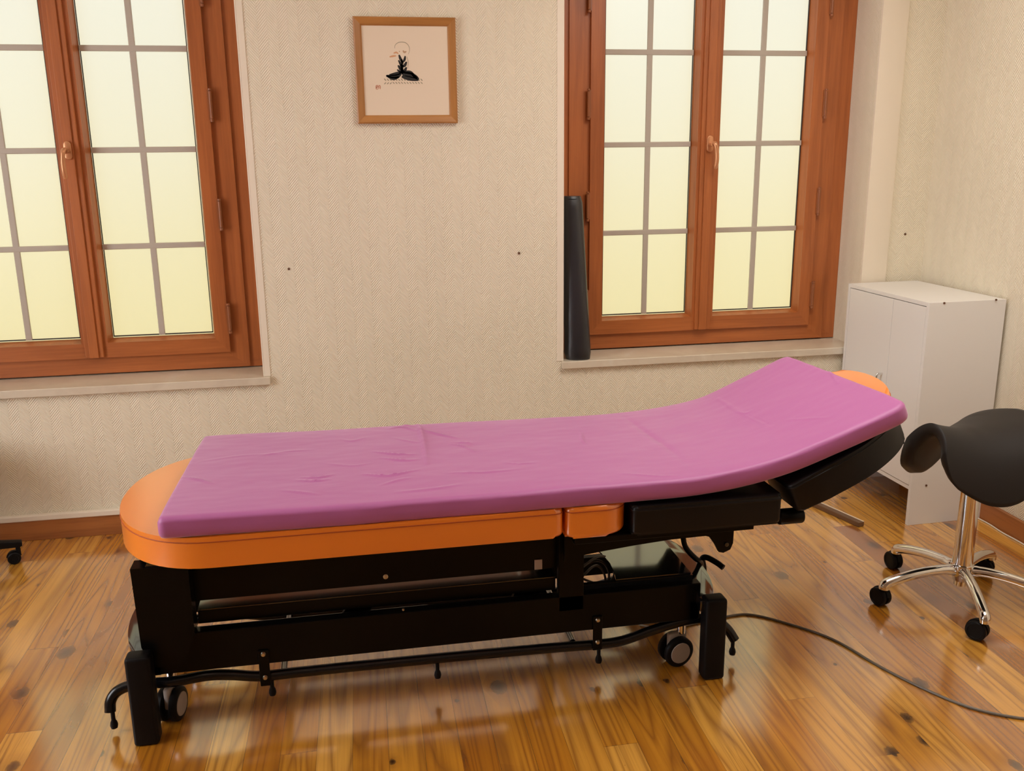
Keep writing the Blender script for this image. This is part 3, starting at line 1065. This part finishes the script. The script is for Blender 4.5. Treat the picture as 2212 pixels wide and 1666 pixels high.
for xx in (-0.285, 0.712):
    lk = box(xx - 0.015, xx + 0.015, -1.541, -1.537, 0.10, 0.215, 0.002)
    l_ = mk('link_plate', lk, M_BLACK, TBL)
    for zz in (0.203, 0.128):
        mk('rivet', lathe([(0.0, -0.006), (0.005, -0.005), (0.0075, 0.0)], (xx, -1.541, zz), 'y', 14), M_BRASHED, l_, 50)
for xx in (-0.235, 0.640):
    c_ = cyl(0.010, 0.0, 0.14, (xx, -1.41, 0.125), 'z', 14)
    mk('connecting_tube', tube([(xx, -1.51, 0.118), (xx + 0.0, -1.16, 0.125)], 0.011, 12), M_BLACKG, TBL, 60)
    c_.free()
# motor cover with a curved left rim
outline = [(0.778, -1.315), (0.765, -1.37), (0.760, -1.43), (0.762, -1.50), (0.768, -1.552), (1.012, -1.545), (1.018, -1.30)]
outline = [(0.775, -1.225), (0.790, -1.30), (0.796, -1.38), (0.790, -1.45), (0.780, -1.497), (1.025, -1.497), (1.025, -1.225)]
b = prism(outline[::-1], 'z', 0.306, 0.311)
mk('motor_cover', b, M_BLACKG, TBL)
b = box(0.85, 1.00, -1.42, -1.26, 0.20, 0.30, 0.01)
mk('motor_housing', b, M_BLACK, TBL)
# side screws and label on the front rail
for u, v, Y_, r_ in ((833, 1246, -1.500, 0.0075), (871, 1317, -1.535, 0.004)):
    p = on_y(u, v, Y_)
    mk('screw', lathe([(0.0, -0.004), (r_ * .6, -0.004), (r_, -0.002), (r_, 0.001)], (p.x, Y_, p.z), 'y', 14), M_BRASHED, TBL, 50)
p = on_y(1163, 1220, -1.503)
mk('bracket_plate', box(p.x - 0.012, p.x + 0.012, -1.504, -1.501, p.z - 0.016, p.z + 0.016, 0.001), M_GREYPL, TBL)
# small lever at the head end
lv = [(1.045, -1.36, 0.395), (1.058, -1.36, 0.335), (1.095, -1.36, 0.290), (1.125, -1.33, 0.262), (1.145, -1.30, 0.215), (1.160, -1.295, 0.165)]
mk('lever', tube(smooth_path(lv, 6), 0.009, 12), M_BLACK, TBL, 60)
lv = [(1.155, -1.295, 0.165), (1.150, -1.300, 0.225), (1.140, -1.31, 0.262), (1.150, -1.325, 0.272), (1.175, -1.35, 0.262), (1.190, -1.37, 0.252)]
mk('lever_grip', tube(smooth_path(lv, 6), 0.010, 12), M_RUBBER, TBL, 60)
# cable loops hanging under the chest part
for k_, (cx_, cz_, rr_) in enumerate(((0.735, 0.265, 0.045), (0.755, 0.275, 0.055), (0.745, 0.25, 0.05))):
    lp = [(cx_ + rr_ * math.cos(R(a)) * (1 + 0.15 * k_), -1.38 + 0.03 * k_ + 0.025 * math.sin(R(a * 2)), cz_ + rr_ * 0.8 * math.sin(R(a))) for a in range(0, 360, 30)]
    mk('cable_loop', tube(smooth_path(lp, 4, True), 0.004, 8, True), M_CABLE, TBL, 60)

# ------------------------------------------------------------------ mattress with purple cover
near_top = [(-0.502, .706), (-0.3, .704), (0.286, .701), (.542, .704), (.806, .704), (.942, .708), (1.08, .723), (1.219, .752), (1.359, .798), (1.499, .852), (1.588, .889)]
far_top = [(-0.482, .706), (-0.3, .706), (0.22, .705), (.50, .705), (.806, .705), (.98, .710), (1.10, .722), (1.231, .748), (1.386, .815), (1.48, .858), (1.545, .889)]


def resample(poly, n_):
    P_ = smooth_path([Vector((p[0], 0, p[1])) for p in poly], 12)
    L = [0]
    for a_, c_ in zip(P_, P_[1:]):
        L.append(L[-1] + (c_ - a_).length)
    out, j = [], 0
    for i in range(n_ + 1):
        s_ = L[-1] * i / n_
        while j < len(L) - 2 and L[j + 1] < s_:
            j += 1
        t_ = (s_ - L[j]) / max(1e-9, L[j + 1] - L[j])
        out.append(P_[j].lerp(P_[j + 1], min(1, t_)))
    return out


NU, NV = 420, 110
nt = resample(near_top, NU)
ft = resample(far_top, NU)
TH = 0.062
# creases, measured on the photograph: polyline in pixels, half width (m), height (m)
CR = [([(900, 912), (912, 940), (922, 1000)], 0.008, 0.0035), ([(905, 925), (950, 938), (990, 946)], 0.005, 0.003), ([(820, 918), (850, 913), (895, 920)], 0.006, 0.0025), ([(840, 925), (870, 922), (900, 930)], 0.005, 0.0025),
      ([(805, 975), (850, 980), (900, 980)], 0.004, 0.0030), ([(820, 988), (870, 993), (905, 991)], 0.004, 0.0030), ([(850, 945), (880, 952), (905, 955)], 0.004, 0.0018),
      ([(785, 1023), (840, 1026), (905, 1013)], 0.004, 0.0035), ([(650, 1030), (690, 1030), (720, 1024)], 0.004, 0.0028), ([(640, 1036), (680, 1038), (712, 1034)], 0.004, 0.0026), ([(390, 1030), (430, 1036), (460, 1044)], 0.004, 0.0022),
      ([(610, 1058), (650, 1062), (690, 1066)], 0.004, 0.0018), ([(960, 1020), (1050, 1018), (1130, 1012)], 0.004, 0.0020), ([(970, 958), (1000, 962), (1025, 975)], 0.003, 0.0024), ([(975, 955), (1010, 955), (1020, 958)], 0.003, 0.002),
      ([(820, 1046), (860, 1035), (890, 1030)], 0.004, 0.0018), ([(855, 1060), (940, 1052), (995, 1044)], 0.005, 0.0020), ([(1085, 998), (1120, 1001), (1160, 999)], 0.003, 0.0018), ([(1256, 935), (1258, 950), (1266, 960)], 0.003, 0.0020),
      ([(1350, 900), (1390, 930), (1440, 965), (1480, 1000)], 0.012, -0.0020), ([(1550, 860), (1590, 885), (1650, 915)], 0.006, 0.0022), ([(1560, 868), (1610, 895), (1665, 918)], 0.004, -0.0018), ([(1590, 890), (1610, 893), (1625, 885)], 0.004, 0.0014),
      ([(1340, 1022), (1420, 1026), (1465, 1024)], 0.004, 0.0018), ([(1755, 790), (1790, 803), (1810, 822)], 0.004, 0.0022), ([(560, 985), (620, 975), (680, 970)], 0.006, 0.0012), ([(430, 998), (520, 985), (640, 978)], 0.006, 0.0010),
      ([(700, 1000), (760, 1005), (800, 1000)], 0.004, 0.0012), ([(1000, 1075), (1090, 1072), (1180, 1060)], 0.006, 0.0016), ([(735, 948), (760, 952), (790, 945)], 0.005, 0.0014), ([(1700, 905), (1760, 900), (1790, 897)], 0.004, 0.0012)]


def zplane(x):
    for a_, c_ in zip(far_top, far_top[1:]):
        if a_[0] <= x <= c_[0]:
            return a_[1] + (c_[1] - a_[1]) * (x - a_[0]) / (c_[0] - a_[0])
    return far_top[0][1] if x < 0 else far_top[-1][1]


def on_mat(x, y):
    z_ = 0.705
    for _ in range(6):
        p_ = on_z(x, y, z_)
        z_ = 0.5 * z_ + 0.5 * zplane(p_.x)
    return Vector((p_.x, p_.y))


CRW = [([on_mat(*q) for q in smooth_px], hw_, ht_) for smooth_px, hw_, ht_ in
       [([(v.x, v.y) for v in smooth_path([Vector((q[0], q[1], 0)) for q in pl], 4)], hw_, ht_) for pl, hw_, ht_ in CR]]
CRB = [(min(p.x for p in pl) - 3 * w_, max(p.x for p in pl) + 3 * w_, min(p.y for p in pl) - 3 * w_, max(p.y for p in pl) + 3 * w_) for pl, w_, h_ in CRW]


def crease(x, y):
    h_ = 0.0
    for (pl, w_, a_), bb in zip(CRW, CRB):
        if not (bb[0] < x < bb[1] and bb[2] < y < bb[3]):
            continue
        q = Vector((x, y))
        best, bt = 1e9, 0
        n_ = len(pl) - 1
        for i in range(n_):
            s_, e_ = pl[i], pl[i + 1]
            d_ = e_ - s_
            t_ = max(0, min(1, (q - s_).dot(d_) / max(1e-9, d_.length_squared)))
            dist = (q - (s_ + d_ * t_)).length
            if dist < best:
                best, bt = dist, (i + t_) / n_
        h_ += 1.7 * a_ * math.exp(-(best / w_) ** 2) * math.sin(PI * (0.08 + 0.84 * bt))
    return h_


b = bmesh.new()
RB = 0.016
prof_v = []
# cross profile from near bottom, up the near face, across, down the far face: (v along width 0..1 offset, dz)
cross = [(0.012, -TH)]
cross += [(0.004, -TH + 0.006), (0.0, -TH + 0.016), (-0.001, -TH * 0.5), (0.0, -RB)]
for i in range(1, 7):
    a = R(15 * i)
    cross.append((RB - RB * math.cos(a), -RB + RB * math.sin(a)))
grid = []
for i in range(NU + 1):
    row = []
    pn, pf_ = nt[i], ft[i]
    # local normal of the profile in XZ
    a0, a1 = nt[max(0, i - 1)], nt[min(NU, i + 1)]
    d = (a1 - a0).normalized()
    nn = Vector((-d.z, 0, d.x))
    a0, a1 = ft[max(0, i - 1)], ft[min(NU, i + 1)]
    d2 = (a1 - a0).normalized()
    nf = Vector((-d2.z, 0, d2.x))
    # width narrows slightly towards the head; little waviness along the edges
    s_ = i / NU
    yn = -1.702 + 0.004 * math.sin(s_ * 23) * 0.5
    yf_ = -0.968 - 0.048 * s_ + 0.003 * math.sin(s_ * 17 + 1)
    for e_, cr_ in ((i / NU * 2.15, 0.022), ((NU - i) / NU * 2.15, 0.050)):
        if e_ < cr_:
            q_ = cr_ - math.sqrt(max(0, cr_ ** 2 - (cr_ - e_) ** 2))
            yn += q_ * 0.8
            yf_ -= q_ * 0.8
    W_ = yf_ - yn
    endr = 0.0
    edist = min(i, NU - i) / NU * 2.15
    droop = 0.0
    if edist < 0.014:
        droop = 0.014 - math.sqrt(max(0, 0.014 ** 2 - (0.014 - edist) ** 2))
    cols = []
    for (o_, dz_) in cross:
        cols.append((yn + o_, dz_))
    for k in range(1, NV):
        cols.append((yn + RB + (W_ - 2 * RB) * k / NV, 0.0))
    for (o_, dz_) in reversed(cross):
        cols.append((yf_ - o_, dz_))
    for (y_, dz_) in cols:
        t_ = (y_ - yn) / W_
        base = pn.lerp(pf_, t_)
        nrm = nn.lerp(nf, t_).normalized()
        hgt = dz_
        if dz_ > -0.02:
            fall = 1.0 + dz_ / 0.02
            hgt += fall * (crease(base.x, y_) + 0.0016 * noise.noise(Vector((base.x * 5, y_ * 9, 1.3))) + 0.0006 * noise.noise(Vector((base.x * 17, y_ * 37, 4.3))))
            hgt -= droop * fall
            hgt -= 0.004 * (abs(t_ - 0.5) * 2) ** 6 * fall
        yy_ = y_ + (0.0018 * noise.noise(Vector((base.x * 9, dz_ * 60, 2.0))) if dz_ < -0.004 else 0)
        row.append(b.verts.new((base.x + nrm.x * hgt, yy_, base.z + nrm.z * hgt)))
    grid.append(row)
for i in range(NU):
    A, Bv = grid[i], grid[i + 1]
    n_ = len(A)
    for k in range(n_ - 1):
        b.faces.new((A[k], A[k + 1], Bv[k + 1], Bv[k]))
    b.faces.new((A[n_ - 1], A[0], Bv[0], Bv[n_ - 1]))
b.faces.new(grid[0])
b.faces.new(grid[-1][::-1])
mat_o = mk('mattress', b, M_PURPLE, smooth=62)
tag(mat_o, 'thin mattress in a creased purple fitted cover lying on the treatment table', 'mattress')
for pl in mat_o.data.polygons:
    if len(pl.vertices) > 4:
        pl.use_smooth = False

# ------------------------------------------------------------------ power cord on the floor
cord_px = [(1480, 1352), (1530, 1340), (1565, 1333), (1620, 1328), (1700, 1347), (1800, 1382), (1900, 1440), (2000, 1490), (2100, 1530), (2212, 1553), (2330, 1560)]
cp = [on_z(u, v, 0.004) for u, v in cord_px]
tag(mk('power_cord', tube(smooth_path(cp, 8), 0.0042, 8), M_CABLE, smooth=60), 'thin grey power cord curving over the floor from the table to the right', 'cord')
cord2 = [on_z(u, v, 0.004) for u, v in ((1380, 1350), (1420, 1356), (1470, 1350), (1515, 1340), (1545, 1336))]  # pale strand modelled where the floor reflects the cable
tag(mk('cable_reflection', tube(smooth_path(cord2, 6), 0.003, 8), M_WCABLE, smooth=60), 'pale cable reflection on the floor under the head end of the table, modelled as a strand', 'cable')
wc = [(rx(-0.62) - 0.032, -0.60, 0.0035), (rx(-0.7) - 0.024, -0.70, 0.0035), (rx(-0.8) - 0.03, -0.80, 0.0035), (rx(-0.9) - 0.026, -0.92, 0.0035), (rx(-1.1) - 0.04, -1.10, 0.0035), (rx(-1.4) - 0.03, -1.4, 0.0035)]
tag(mk('white_cable', tube(smooth_path(wc, 6), 0.0033, 8), M_WCABLE, smooth=60), 'white cable running along the foot of the right wall', 'cable')


# ------------------------------------------------------------------ saddle stool
SX, SY = 2.133, -1.304
ST = empty('saddle_stool', (SX, SY, 0), 'black saddle stool on a chrome five-star base beside the cabinet', 'stool')


def swivel_caster(parent, x, y, rot_deg, r=0.034, mat=None, zt=0.078):
    c = empty('caster', (x, y, 0), parent=parent)
    rot = Matrix.Translation((x, y, 0)) @ Matrix.Rotation(R(rot_deg), 4, 'Z')
    for sy in (-1, 1):
        w = lathe([(0.006, 0), (r - 0.002, 0.0), (r, 0.002), (r, 0.013), (r - 0.003, 0.016), (r - 0.009, 0.0165), (r - 0.010, 0.0145), (0.0, 0.014)][::1] if sy > 0 else
                  [(0.006, 0), (r - 0.002, 0.0), (r, -0.002), (r, -0.013), (r - 0.003, -0.016), (r - 0.009, -0.0165), (r - 0.010, -0.0145), (0.0, -0.014)], (0.018, sy * 0.005, r + 0.0005), 'y', 24)
        mk('wheel', xform(w, rot), M_RUBBER, c, 40)
    hood = []
    for i in range(13):
        a = R(10 + 160 * i / 12)
        hood.append((0.018 + (r + 0.003) * math.cos(a), r + (r + 0.003) * math.sin(a)))
    hood2 = [(0.018 + (r - 0.012) * math.cos(R(10 + 160 * i / 12)), r + (r - 0.012) * math.sin(R(10 + 160 * i / 12))) for i in range(12, -1, -1)]
    hb = prism(hood + hood2, 'y', -0.0045, 0.0045)
    hb = cyl(0.009, r * 1.2, zt, (0, 0, 0), 'z', 14, bm=hb)
    mk('caster_hood', xform(hb, rot), M_RUBBER, c, 40)
    return c


bpy.context.view_layer.update()
ANG = [177, 105, 33, -39, -111]
RAD = 0.287
for a in ANG:
    d = Vector((math.cos(R(a)), math.sin(R(a)), 0))
    base = Vector((SX, SY, 0))
    pth = [base + d * 0.020 + Vector((0, 0, 0.122)), base + d * 0.07 + Vector((0, 0, 0.128)), base + d * 0.14 + Vector((0, 0, 0.124)), base + d * 0.21 + Vector((0, 0, 0.112)),
           base + d * (RAD - 0.012) + Vector((0, 0, 0.094)), base + d * (RAD + 0.004) + Vector((0, 0, 0.084)), base + d * (RAD + 0.006) + Vector((0, 0, 0.070))]
    sp = smooth_path(pth, 5)
    n_ = len(sp)
    arm = mk('base_arm', tube(sp, [0.0180 if i > 3 else 0.0200 for i in range(n_)], 14), M_CHROME, ST, 60)
    swivel_caster(ST, (base + d * RAD).x, (base + d * RAD).y, random.uniform(-40, 40) + 120)
b = lathe([(0.0, 0.085), (0.028, 0.085), (0.030, 0.095), (0.036, 0.11), (0.040, 0.135), (0.038, 0.148), (0.030, 0.152)], (SX, SY, 0), 'z', 28)
b = lathe([(0.0, 0.066), (0.022, 0.066), (0.022, 0.086)], (SX, SY, 0), 'z', 24, bm=b)
mk('hub', b, M_CHROME, ST, 45)
mk('column', lathe([(0.0345, 0.145), (0.0325, 0.30), (0.031, 0.44), (0.024, 0.445)], (SX, SY, 0), 'z', 36), M_CHROME, ST, 50)
b = cyl(0.014, 0.42, 0.60, (SX, SY, 0), 'z', 20)
b = box(SX - 0.08, SX + 0.08, SY - 0.06, SY + 0.06, 0.595, 0.607, 0.003, bm=b)
mk('seat_mount', b, M_BLACK, ST)

# saddle: u runs front (0) to back (1), v from far flap (-1) over the ridge (0) to near flap (+1)
FD = Vector((-0.985, -0.17, 0)).normalized()       # where the horn points
SD = Vector((-FD.y, FD.x, 0))                        # sideways
if SD.y > 0:
    SD = -SD                                         # towards the viewer


def saddle(u, v):
    if u < 0.15:
        v *= 1 - 0.34 * (1 - u / 0.15) ** 2.4
    v *= 1 - 0.10 * max(0, (u - 0.5) / 0.5) ** 2
    # ridge line
    L_ = 0.40
    fx = 0.200 - L_ * u
    ridge = 0.664 + 0.030 * (max(0, 0.35 - u) / 0.35) ** 1.6 + 0.034 * (max(0, u - 0.45) / 0.55) ** 1.5
    wdt = 0.105 + 0.115 * math.sin(min(1, u / 0.72) * PI / 2) ** 1.3
    wdt *= math.sqrt(max(0.0, 1 - (max(0, u - 0.72) / 0.30) ** 2.6)) if u > 0.72 else 1.0
    a = abs(v)
    # flaps: arch across, strongest towards the middle
    dr = 0.124 + 0.098 * math.exp(-((u - 0.42) / 0.36) ** 2)
    flat = 0.60 if u > 0.6 else 0.60 * (u / 0.6)
    if u > 0.72:
        dr *= 1 - 0.45 * min(1, (u - 0.72) / 0.28)
    pw = 1.75 + 0.6 * u
    z_ = ridge - dr * a ** pw
    side = wdt * math.sin(min(1.0, a) * PI / 2 * 0.93) / math.sin(PI / 2 * 0.93)
    # the front rim leans forward at the ridge, back at the flaps
    fx += 0.062 * a ** 2 * (1 - u)
    p = Vector((SX, SY, 0)) + FD * fx + SD * (side * (1 if v >= 0 else -1))
    p.z = z_
    return p


NUs, NVs = 44, 60
b = bmesh.new()
top, bot = [], []
for i in range(NUs + 1):
    u = i / NUs
    rt, rb_ = [], []
    for k in range(NVs + 1):
        v = -1 + 2 * k / NVs
        p = saddle(u, v)
        e = 1e-3
        du = saddle(min(1, u + e), v) - saddle(max(0, u - e), v)
        dv = saddle(u, min(1, v + e)) - saddle(u, max(-1, v - e))
        nn = du.cross(dv)
        if nn.length < 1e-12:
            nn = Vector((0, 0, 1))
        nn.normalize()
        if nn.z < 0:
            nn = -nn
        edge = min(1.0, min(u, 1 - u) / 0.06, (1 - abs(v)) / 0.10)
        th = 0.042 * math.sqrt(max(0.0, 1 - (1 - edge) ** 2))
        rt.append(b.verts.new(p))
        rb_.append(b.verts.new(p - nn * th))
    top.append(rt)
    bot.append(rb_)
for G, fl in ((top, False), (bot, True)):
    for i in range(NUs):
        for k in range(NVs):
            q = (G[i][k], G[i][k + 1], G[i + 1][k + 1], G[i + 1][k])
            b.faces.new(q[::-1] if fl else q)
bmesh.ops.remove_doubles(b, verts=b.verts, dist=0.00035)
seat = mk('seat', b, M_SEATFAB, ST, 180)

# ------------------------------------------------------------------ office chair, only one caster shows at the left edge
OX, OY = -1.662, -0.330
OC = empty('office_chair', (OX, OY, 0), 'black office chair of which one caster shows at the left edge', 'chair')
bpy.context.view_layer.update()
for a in (17, 89, 161, 233, 305):
    d = Vector((math.cos(R(a)), math.sin(R(a)), 0))
    base = Vector((OX, OY, 0))
    pr = [(0.03, 0.135), (0.03, 0.090), (0.20, 0.080), (0.325, 0.068), (0.335, 0.072), (0.335, 0.090), (0.20, 0.112)]
    am = prism(pr, 'y', -0.017, 0.017, 0.003, 2)
    xform(am, Matrix.Translation((OX, OY, 0)) @ Matrix.Rotation(R(a), 4, 'Z'))
    mk('base_arm', am, M_RUBBER, OC, 50)
    q = base + d * 0.318
    swivel_caster(OC, q.x, q.y, 200 if a == 17 else random.uniform(0, 360), r=0.025, zt=0.070)
mk('column', cyl(0.03, 0.09, 0.42, (OX, OY, 0), 'z', 20), M_RUBBER, OC, 50)
mk('seat', prism(round_rect(OX - 0.21, OX + 0.165, OY - 0.21, OY + 0.21, 0.08), 'z', 0.42, 0.49, 0.02, 3), M_BLEATHER, OC, 50)
